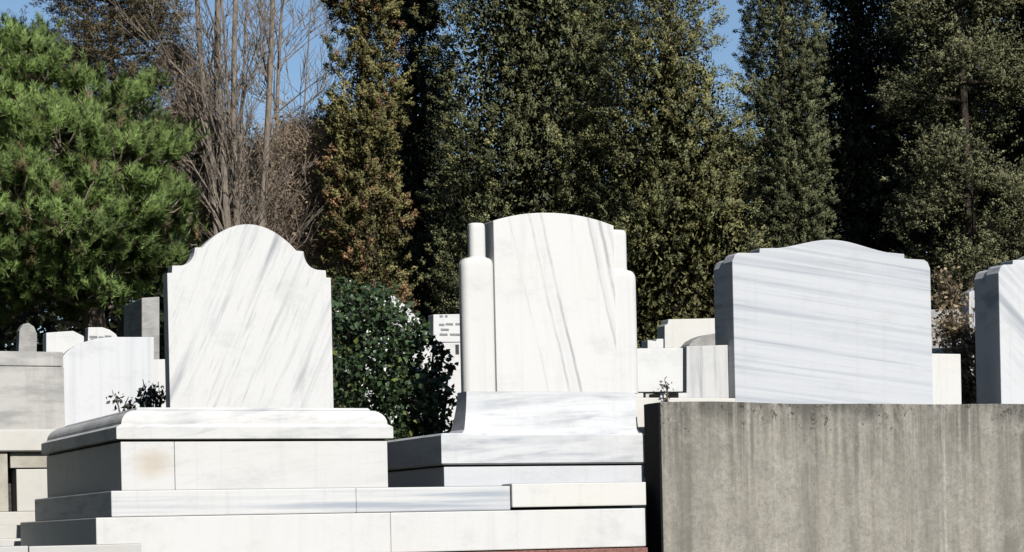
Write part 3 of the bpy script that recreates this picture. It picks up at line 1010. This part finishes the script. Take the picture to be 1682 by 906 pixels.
def cedar(name, label, px, depth, ztop, half_px, base, seed, pads=46, zlow=0.6, cat='tree', group=None, dens=80, droop=-0.12, flat=False):
    """open conifer: limbs reach out from the trunk and carry flat sprays, with dark hollows between"""
    global rng
    rng = np.random.default_rng(seed)
    rr = random.Random(seed)
    c = at(px, 300, depth)
    gz = ground_z(c.x, c.y)
    H = ztop - gz
    Rm = half_px * depth / FPX
    t = thing(name, label, cat, (c.x, c.y, gz), 0.0, group)
    bm = bmesh.new()
    tube(bm, [(0, 0, -.1), (.05, .02, H * .35), (-.03, .04, H * .7), (0, 0, H * .98)], [.055, .045, .03, .012], 8)
    obj('trunk', bm, M['darkbark'], t)
    bl = bmesh.new()
    P, A = [], []
    for i in range(pads):
        h = zlow + (H - zlow) * (i + rr.random()) / pads
        q = (h - zlow) / (H - zlow)
        rad = Rm * (1.05 - 0.75 * q ** 1.5) * rr.uniform(.7, 1.12)
        a = i * 2.4 + rr.uniform(-.9, .9)
        dirv = Vector((math.cos(a), math.sin(a), 0))
        rise = rr.uniform(-.25, .55)
        pts = []
        for k in range(6):
            s = k / 5
            pts.append(dirv * rad * s + Vector((rr.uniform(-.03, .03), rr.uniform(-.03, .03), h + rad * (rise * s + droop * 2.2 * s * s))))
        tube(bl, pts, [.024, .020, .016, .012, .008, .004], 4)
        for k in range(dens):
            s = rr.uniform(.10 if flat else .06, 1.0) ** 0.75
            x = s * 5
            j = min(int(x), 4)
            p = pts[j].lerp(pts[j + 1], x - j)
            side = Vector((-dirv.y, dirv.x, 0)) * rr.gauss(0, (.11 if flat else .16) + .10 * rad * (1 - s * .5)) + Vector((0, 0, rr.gauss(0.0, .10 if flat else .13)))
            P.append(p + side)
            A.append((dirv * .8 + side * 1.2 + Vector((rr.gauss(0, .3), rr.gauss(0, .3), rr.uniform(-.15, .6)))).normalized())
    lo = obj('limbs', bl, M['darkbark'], t)
    lo['kind'] = 'stuff'
    P, A = np.array(P), np.array(A)
    n = len(P)
    lv = spray_leaves(P, A, rng.uniform(.10, .22, n), rng.uniform(.035, .065, n), 44, .025, .55, base, .20)
    cr = link('crown', leaf_mesh(name + '_crown', *lv), M['conifer'], t)
    cr['kind'] = 'stuff'


cedar('cedar_tree', 'open conifer with sunlit drooping sprays at upper right', 1585, 21.5, 9.5, 150, (0.150, 0.152, 0.080), 21, pads=38, dens=170, flat=True)
cedar('cedar_tree', 'dark brown-green conifer behind the green pine at upper left', 190, 28.0, 10.6, 165, (0.110, 0.088, 0.048), 22, pads=84, dens=95, droop=-.05, zlow=2.0)
cedar('cedar_tree', 'dim conifer at the left edge behind the green pine', 30, 33.0, 9.4, 120, (0.07, 0.07, 0.04), 23, pads=50, dens=60, droop=-.05, zlow=1.0)


def pine(name, label, blobs, depth, base, seed, n_tuft=8600, trunk_px=150):
    """rounded pine: needle tufts over heaped boughs"""
    global rng
    rng = np.random.default_rng(seed)
    rr = random.Random(seed)
    c = at(trunk_px, 560, depth)
    gz = ground_z(c.x, c.y)
    t = thing(name, label, 'tree', (c.x, c.y, gz))
    s = depth / FPX
    bm = bmesh.new()
    bl = bmesh.new()
    top = at(trunk_px, 150, depth).z - gz
    tube(bm, [(0, 0, -.1), (.06, .03, top * .3), (-.05, .02, top * .65), (.03, 0, top)], [.15, .12, .08, .03], 8)
    obj('trunk', bm, M['bark'], t)
    P, A, Nn, T = [], [], [], []
    wts = [b[2] ** 2 for b in blobs]
    for b in blobs:
        cc = at(b[0], b[1], depth + b[3]) - Vector((c.x, c.y, gz))
        r = b[2] * s
        st = Vector((0, 0, min(top * .85, max(.3, cc.z - r * .9))))
        tube(bl, [st, st.lerp(cc, .5) + Vector((0, 0, -.05)), cc], [.03, .02, .010], 5)
        k = int(n_tuft * b[2] ** 2 / sum(wts))
        nsub = max(6, int(26 * (b[2] / 80) ** 2))
        for q in range(nsub):
            v = Vector((rr.gauss(0, 1), rr.gauss(0, 1), rr.gauss(.25, 1))).normalized()
            sc_ = cc + Vector((v.x, v.y, v.z * .9)) * r * rr.uniform(.5, .98)
            sr = rr.uniform(.09, .17)
            tn = rr.uniform(.72, 1.3)
            tube(bl, [cc, cc.lerp(sc_, .6) + Vector((0, 0, -.03)), sc_], [.012, .009, .004], 4)
            for i in range(k // nsub):
                w_ = Vector((rr.gauss(0, 1), rr.gauss(0, 1), rr.gauss(.15, 1))).normalized()
                p = sc_ + Vector((w_.x * sr, w_.y * sr, w_.z * sr * 1.1)) * rr.uniform(.3, 1.0)
                P.append(p)
                A.append((w_ * .6 + v * .35 + Vector((0, 0, .8)) + Vector((rr.gauss(0, .2), rr.gauss(0, .2), 0))).normalized())
                Nn.append(w_ + v * .45)
                T.append(tn)
    o = obj('limbs', bl, M['greybark'], t)
    o['kind'] = 'stuff'
    P, A, Nn, T = np.array(P), np.array(A), np.array(Nn), np.array(T)
    n = len(P)
    K = 78
    tt = rng.random((n, K))
    cen = P[:, None] + A[:, None] * (tt * .09)[..., None]
    d = unit(A[:, None] * .9 + rng.normal(size=(n, K, 3)) * .5)
    ln = rng.uniform(.035, .075, (n, K))
    cen = cen + d * (ln * .5)[..., None]
    col = np.asarray(base)[None] * (T[:, None] * (1 + .12 * rng.normal(size=(n, 1))))
    br = rng.random((n, 1)) < .05
    col = np.where(br, np.array([[.16, .125, .06]]), col)
    col = np.clip(col, .01, 1)[:, None] * (1 + .12 * rng.normal(size=(n, K, 1)))
    cr = link('crown', leaf_mesh(name + '_crown', cen.reshape(-1, 3), d.reshape(-1, 3), ln.reshape(-1), np.full(n * K, .0058), col.reshape(-1, 3), np.repeat(Nn, K, 0)), M['needle'], t)
    cr['kind'] = 'stuff'


PB = [(20, 120, 70, 0), (70, 150, 80, .2), (150, 190, 75, 0), (215, 195, 60, .3), (250, 260, 60, 0), (190, 280, 80, -.4), (100, 250, 85, -.4), (20, 220, 80, -.3),
      (-40, 160, 80, 0), (30, 330, 85, -.5), (120, 360, 85, -.6), (210, 370, 75, -.3), (262, 350, 50, 0), (265, 420, 55, .1), (180, 450, 70, -.2), (90, 440, 75, -.3),
      (10, 430, 80, -.4), (-60, 300, 90, 0), (-60, 420, 90, 0), (230, 475, 45, .3), (130, 490, 50, .3), (40, 500, 50, .3), (40, 70, 42, .3), (-30, 90, 50, .3),
      (100, 300, 110, 1.0), (200, 330, 100, 1.0), (20, 300, 110, 1.0), (150, 420, 80, 1.0), (300, 390, 35, .5), (285, 235, 30, .4)]
pine('pine_tree', 'bushy bright green pine with soft needles on the left', PB, 18.5, (0.170, 0.245, 0.068), 31)


def bare_tree(name, label, px, depth, ztop, seed, stems=((0, 0),), spread=.5, mat='greybark', r0=.07, levels=4, twig_r=.006, lean=0.0, group='bare trees', low=.45):
    rr = random.Random(seed)
    c = at(px, 300, depth)
    gz = ground_z(c.x, c.y)
    H = ztop - gz
    t = thing(name, label, 'tree', (c.x, c.y, gz), 0.0, group)
    bt, bb = bmesh.new(), bmesh.new()

    def grow(p, d, ln, r, lvl):
        k = 4
        pts, rad = [p], [r]
        for i in range(k):
            d = (d + Vector((rr.gauss(0, .10), rr.gauss(0, .10), rr.gauss(.04, .05)))).normalized()
            p = p + d * (ln / k)
            pts.append(p)
            rad.append(max(r * (1 - .75 * (i + 1) / k), twig_r * .6))
        tube(bb, pts, rad, 5 if lvl < 2 else 3)
        if lvl >= levels: return
        for i in range(rr.randint(4, 6)):
            s = rr.uniform(.25, 1.0) * k
            j = min(int(s), k - 1)
            q = pts[j].lerp(pts[j + 1], s - j)
            a = rr.uniform(0, 6.28)
            nd = (d + Vector((math.cos(a), math.sin(a), rr.uniform(-.1, .5))) * rr.uniform(.45, .95)).normalized()
            grow(q, nd, ln * rr.uniform(.38, .62), max(rad[j] * .55, twig_r), lvl + 1)
    for si, (dx, ln) in enumerate(stems):
        rs_ = r0 * (1.0 if si % 2 == 0 else .45)
        p = Vector((dx * .4, rr.uniform(-.1, .1), -.1))
        pts, rad = [], []
        hh = H * rr.uniform(.9, 1.0)
        k = 9
        wob = rr.uniform(0, 6)
        for i in range(k + 1):
            s = i / k
            pts.append(p + Vector((dx * .6 * s + ln * s * s + .06 * math.sin(wob + 5 * s), .05 * math.cos(wob + 4 * s), hh * s)))
            rad.append(rs_ * (1 - .72 * s))
        tube(bt, pts, rad, 7)
        for i in range(16):
            s = rr.uniform(low, 1.0) * k
            j = min(int(s), k - 1)
            q = pts[j].lerp(pts[j + 1], s - j)
            a = rr.uniform(0, 6.28)
            d = Vector((math.cos(a) * spread, math.sin(a) * spread, rr.uniform(.4, 1.0))).normalized()
            grow(q, d, H * rr.uniform(.10, .20) * (.55 + .5 * s / k), rad[j] * .5, 2)
    obj('trunk', bt, M[mat], t)
    o = obj('branches', bb, M[mat], t)
    o['kind'] = 'stuff'


bare_tree('bare_tree', 'bare grey-brown trees trunk cluster rising behind the arched headstone', 383, 20.6, 9.0, 41, stems=((-.26, -.04), (-.20, .03), (-.05, .0), (.02, -.05), (.10, .05), (.17, .02), (.27, .28)), spread=.42, r0=.050, low=.15, twig_r=.004)
bare_tree('bare_tree', 'thin bare tree spreading against blue sky right of the trunk cluster', 455, 28.0, 10.5, 42, stems=((0, .2), (.15, .55)), spread=.8, r0=.045, twig_r=.005)


def twig_mass(name, label, blobs, depth, seed, n=26000, cols=((.28, .22, .165), (.17, .13, .095)), leafn=9000, leafcol=(.15, .10, .055), cat='shrub', ln=(.10, .30), wd=.010, base_px=None, mat='twig', lsize=.05):
    global rng
    rng = np.random.default_rng(seed)
    px0, py0 = base_px or (blobs[0][0], blobs[0][1])
    c = at(px0, py0, depth)
    gz = ground_z(c.x, c.y)
    o0 = Vector((c.x, c.y, gz))
    t = thing(name, label, cat, o0)
    s = depth / FPX
    bm = bmesh.new()
    P, D = [], []
    tot = sum(b[2] ** 2 for b in blobs)
    for b in blobs:
        cc = at(b[0], b[1], depth + b[3]) - o0
        r = b[2] * s
        st = Vector((cc.x * .4, cc.y * .4, -.05))
        tube(bm, [st, st.lerp(cc, .5) + Vector((.04, 0, .05)), cc + Vector((0, 0, r * .5))], [.022, .016, .005], 5)
        k = int(n * b[2] ** 2 / tot)
        v = unit(rng.normal(size=(k, 3))) * np.abs(rng.normal(size=(k, 1)) * .62) * r
        P.append(np.array(cc)[None] + v)
        D.append(unit(v) * .4 + np.array([0, 0, .6])[None] + rng.normal(size=(k, 3)) * .55)
    obj('stems', bm, M['greybark'], t)['kind'] = 'stuff'
    P, D = np.concatenate(P), np.concatenate(D)
    k = len(P)
    pick = rng.random((k, 1))
    col = np.asarray(cols[0])[None] * pick + np.asarray(cols[1])[None] * (1 - pick)
    ls = rng.uniform(ln[0], ln[1], k)
    link('twigs', leaf_mesh(name + '_twigs', P, D, ls, np.full(k, wd), col), M[mat], t)['kind'] = 'stuff'
    if leafn:
        ii = rng.integers(0, k, leafn)
        Pl = P[ii] + rng.normal(size=(leafn, 3)) * .05
        cl = np.asarray(leafcol)[None] * rng.uniform(.5, 1.4, (leafn, 1))
        sz = rng.uniform(.6, 1.3, leafn) * lsize
        link('foliage', leaf_mesh(name + '_foliage', Pl, rng.normal(size=(leafn, 3)), sz, sz * .7, cl, None, True), M['dryleaf'], t)['kind'] = 'stuff'
    return t


TB = [(325, 140, 40, .4), (295, 100, 40, .6), (340, 220, 60, 0), (330, 300, 55, 0), (360, 350, 50, 0), (480, 225, 42, .3), (530, 215, 36, .5), (440, 260, 60, 0), (510, 260, 65, 0),
      (470, 330, 70, 0), (525, 330, 55, 0), (430, 380, 60, 0), (520, 400, 60, 0), (480, 440, 60, 0), (350, 420, 60, .2), (400, 300, 40, .8), (530, 230, 45, .3), (310, 180, 45, -.3), (320, 260, 45, -.3), (345, 330, 45, -.3), (380, 250, 40, .5)]
twig_mass('twiggy_tree', 'dense brown leafless thicket behind the arched headstone', TB, 21.3, 51, n=70000, leafn=30000, base_px=(460, 300), cat='tree', leafcol=(.23, .18, .115), lsize=.032, wd=.0065, ln=(.07, .22))
# far wood that closes the view low behind the trunks
FARX = [(-40, 46), (90, 44), (240, 47), (340, 43), (450, 46), (560, 44), (640, 43), (715, 45), (790, 45), (960, 46), (1090, 44), (1340, 44), (1500, 46), (1640, 43), (1780, 45)]


def far_wood():
    global rng
    rng = np.random.default_rng(61)
    parts = []
    for px, dp in FARX:
        c = at(px, 400, dp)
        g = ground_z(c.x, c.y)
        topy = {340: 330, 450: 300, 240: 200, 560: 230, 640: 150, 715: 95, 1340: 60, 1500: 30}.get(px, 200 + (px * 37) % 90)
        top = at(px, topy, dp).z
        n = 3600
        v = unit(rng.normal(size=(n, 3))) * (rng.random((n, 1)) ** .33)
        P = np.array([c.x, c.y, (g + top) / 2])[None] + v * np.array([1.35, 1.3, (top - g) / 2])[None]
        col = np.array([[.055, .06, .032]]) * rng.uniform(.5, 1.3, (n, 1))
        sz = rng.uniform(.14, .34, n)
        parts.append((P, rng.normal(size=(n, 3)) + np.array([0, 0, .6]), sz, sz * .6, col, v + rng.normal(size=(n, 3)) * .3))
    o = link('distant_wood', leaf_mesh('distant_wood', *cat_leaves(*parts)), M['conifer'])
    tag(o, 'dark far-off wood closing the view behind all the trees', 'wood', kind='stuff')


far_wood()


# unseen trees added left and right of the view to block sky and cast shade
def unseen_shade_trees():
    global rng
    rng = np.random.default_rng(62)
    parts = []
    spots = [(-7.0, 15.0, 12, 1.5), (-6.4, 11.8, 13, 1.5), (-6.2, 8.6, 12, 1.5), (-6.0, 5.4, 13, 1.5), (-5.6, 2.2, 12, 1.5), (-5.0, -1.0, 12, 1.6), (-4.0, -4.0, 13, 1.6),
             (-9.4, 13.4, 14, 1.6), (-9.0, 7.0, 14, 1.6), (-8.6, 0.4, 14, 1.6), (-1.5, -6.5, 11, 1.6), (-8, 18.5, 12, 1.6),
             (7.9, 24.4, 17, 1.45), (9.3, 21.8, 16, 1.7), (11.6, 24.6, 16, 1.7), (10.8, 28, 15, 1.7)]
    for x, y, h, r in spots:
        g = ground_z(x, y)
        n = 6500
        v = unit(rng.normal(size=(n, 3))) * (rng.random((n, 1)) ** .33)
        P = np.array([x, y, g + h / 2 + .3])[None] + v * np.array([r, r, h / 2])[None]
        sz = rng.uniform(.12, .30, n)
        parts.append((P, rng.normal(size=(n, 3)) + np.array([0, 0, .8]), sz, sz * .6, np.array([[.045, .052, .027]]) * rng.uniform(.6, 1.3, (n, 1)), v + rng.normal(size=(n, 3)) * .3))
    o = link('surrounding_wood', leaf_mesh('surrounding_wood', *cat_leaves(*parts)), M['conifer'])
    tag(o, 'dark cypress wood going on at both sides of the graves', 'wood', kind='stuff')


unseen_shade_trees()


# ------------------------------------------------------------------ ivy bush: the largest leaves one by one, the rest as a mass
def leaf_template():
    me = bpy.data.meshes.new('leaf')
    pts = [(0, -.5, 0), (.22, -.36, .05), (.48, -.28, .02), (.30, 0, .07), (.26, .22, .06), (0, .52, -.05), (-.26, .22, .06), (-.30, 0, .07), (-.48, -.28, .02), (-.22, -.36, .05), (0, -.05, .0)]
    fs = [(10, i, (i + 1) % 10) for i in range(10)]
    me.from_pydata(pts, [], fs)
    return me


def ivy_bush():
    global rng
    rng = np.random.default_rng(71)
    rr = random.Random(71)
    depth = 12.4
    c = at(630, 700, depth)
    o0 = Vector((c.x, c.y, ground_z(c.x, c.y)))
    t = thing('ivy_bush', 'dark glossy green ivy bush between the two nearest tombs', 'bush', o0)
    s = depth / FPX
    blobs = [(575, 520, 58, .1), (615, 520, 45, .1), (580, 590, 75, 0), (640, 570, 68, 0), (665, 620, 62, 0), (600, 650, 75, 0), (660, 670, 66, -.05), (705, 640, 42, .05),
             (700, 690, 40, 0), (640, 705, 45, -.1), (560, 480, 30, .2), (722, 610, 22, .1), (660, 545, 34, .15), (692, 545, 22, .1), (712, 575, 20, .1), (735, 645, 15, .1), (738, 600, 12, .1), (625, 490, 22, .2), (690, 722, 30, .05), (650, 730, 30, 0), (600, 715, 45, 0)]
    bm = bmesh.new()
    P, D = [], []
    tot = sum(b[2] ** 2 for b in blobs)
    n = 9500
    for b in blobs:
        cc = at(b[0], b[1], depth + b[3]) - o0
        r = b[2] * s
        st = Vector((cc.x * .3, cc.y * .3, -.05))
        tube(bm, [st, st.lerp(cc, .55) + Vector((.03, .02, 0)), cc], [.02, .014, .006], 5)
        k = int(n * b[2] ** 2 / tot)
        ns = max(5, int(15 * (b[2] / 60) ** 2))
        sv = unit(rng.normal(size=(ns, 3))) * rng.uniform(.55, 1.12, (ns, 1))
        v = sv[rng.integers(0, ns, k)] + rng.normal(size=(k, 3)) * .20 * (45 / max(b[2], 30)) ** .5
        far_ = rng.random((k, 1)) < .25
        v = np.where(far_, unit(rng.normal(size=(k, 3))) * rng.uniform(.2, .9, (k, 1)), v)
        P.append(np.array(cc)[None] + v * r)
        D.append(unit(v) * .7 + np.array([0, 0, -.25])[None] + rng.normal(size=(k, 3)) * .7)
    obj('stems', bm, M['bark'], t)['kind'] = 'stuff'
    P, D = np.concatenate(P), np.concatenate(D)
    k = len(P)
    # which leaves stand out nearest to the viewer
    toward = -(P + np.array(o0) - np.array(CAMLOC))
    dist = np.linalg.norm(toward, axis=1)
    front = np.argsort(dist + rng.uniform(0, .25, k))[:900]
    rng.shuffle(front)
    front = front[:280]
    rest = np.setdiff1d(np.arange(k), front)
    pal = np.array([[.030, .050, .022], [.042, .072, .030], [.062, .098, .040], [.13, .15, .04], [.06, .075, .055]])
    pick = rng.choice(5, k, p=[.40, .30, .17, .05, .08])
    col = pal[pick] * rng.uniform(.7, 1.3, (k, 1))
    sz = rng.uniform(.022, .048, k)
    nr = len(rest)
    me = leaf_mesh('ivy_foliage', P[rest], D[rest], sz[rest], sz[rest] * .85, col[rest], None, True)
    link('foliage', me, M['ivy'], t)['kind'] = 'stuff'
    mats = []
    for i in range(5):
        m = N('ivy_leaf_green')
        nz = m.noise(m.coords(), 3.0, 4)
        m.l(m.mix(nz, tuple(pal[i] * .8), tuple(pal[i] * 1.3)), m.b.inputs['Base Color'])
        m.b.inputs['Roughness'].default_value = .34
        m.b.inputs['Specular IOR Level'].default_value = .55
        tmp = leaf_template()
        tmp.materials.append(m.m)
        mats.append(tmp)
    for i in front:
        o = bpy.data.objects.new('leaf', mats[pick[i]])
        C.objects.link(o)
        o.parent = t
        o.location = P[i]
        d = Vector(D[i]).normalized()
        q = d.to_track_quat('Y', 'Z')
        o.rotation_euler = (q @ Matrix.Rotation(rr.gauss(0, .7), 3, 'Y').to_quaternion()).to_euler()
        g = sz[i] * 1.05
        o.scale = (g, g, g)


ivy_bush()

# dry shrub between the two banded headstones, and small plants
SB = [(1560, 490, 26, .2), (1565, 540, 34, .1), (1580, 590, 36, 0), (1590, 640, 34, 0), (1600, 560, 24, .1), (1570, 630, 26, 0), (1555, 470, 16, .2)]
twig_mass('dry_shrub', 'dry tan-leaved shrub between the banded headstone and the edge one', SB, 13.9, 53, n=2600, leafn=1900, leafcol=(.24, .19, .12), cols=((.16, .125, .08), (.09, .07, .045)), ln=(.05, .14), wd=.006, base_px=(1585, 640), lsize=.034)


def small_plant(name, label, px, py_base, py_top, depth, n, spreadpx, seed, col, leafs):
    global rng
    rng = np.random.default_rng(seed)
    rr = random.Random(seed)
    b = at(px, py_base, depth)
    t = thing(name, label, 'plant', b)
    bm = bmesh.new()
    s = depth / FPX
    P = []
    H = (py_base - py_top) * s
    for i in range(n):
        dx = rr.uniform(-spreadpx, spreadpx) * s
        x0 = dx * rr.uniform(.4, .9)
        p = [Vector((x0, rr.uniform(-.03, .03), -.02)), Vector((x0 * .5 + dx * .5 + rr.gauss(0, .01), rr.gauss(0, .03), H * .5)), Vector((dx + rr.gauss(0, .02), rr.gauss(0, .05), H * rr.uniform(.5, 1.0)))]
        tube(bm, p, [.006, .004, .002], 4)
        for k in range(leafs):
            q = rr.uniform(.1, 1)
            v = p[0].lerp(p[1], q * 2) if q < .5 else p[1].lerp(p[2], q * 2 - 1)
            P.append(v + Vector((rr.gauss(0, .02), rr.gauss(0, .02), rr.gauss(0, .012))))
    obj('stems', bm, M['bark'], t)['kind'] = 'stuff'
    P = np.array(P)
    k = len(P)
    sz = rng.uniform(.018, .045, k)
    link('foliage', leaf_mesh(name + '_foliage', P, rng.normal(size=(k, 3)) + np.array([0, 0, .4]), sz, sz * .55, np.asarray(col)[None] * rng.uniform(.5, 1.4, (k, 1)), None, True), M['ivy'], t)['kind'] = 'stuff'


small_plant('small_plant', 'thin dark sprig growing behind the left corner of the near plinth', 206, 690, 645, 11.6, 6, 12, 81, (.05, .06, .045), 10)
small_plant('small_plant', 'low leafy plant against the left edge of the arched headstone', 250, 690, 622, 11.9, 16, 20, 82, (.045, .065, .035), 18)
small_plant('small_plant', 'single flower stalk before the white block by the wall', 1096, 654, 616, 12.10, 2, 4, 83, (.10, .10, .09), 12)
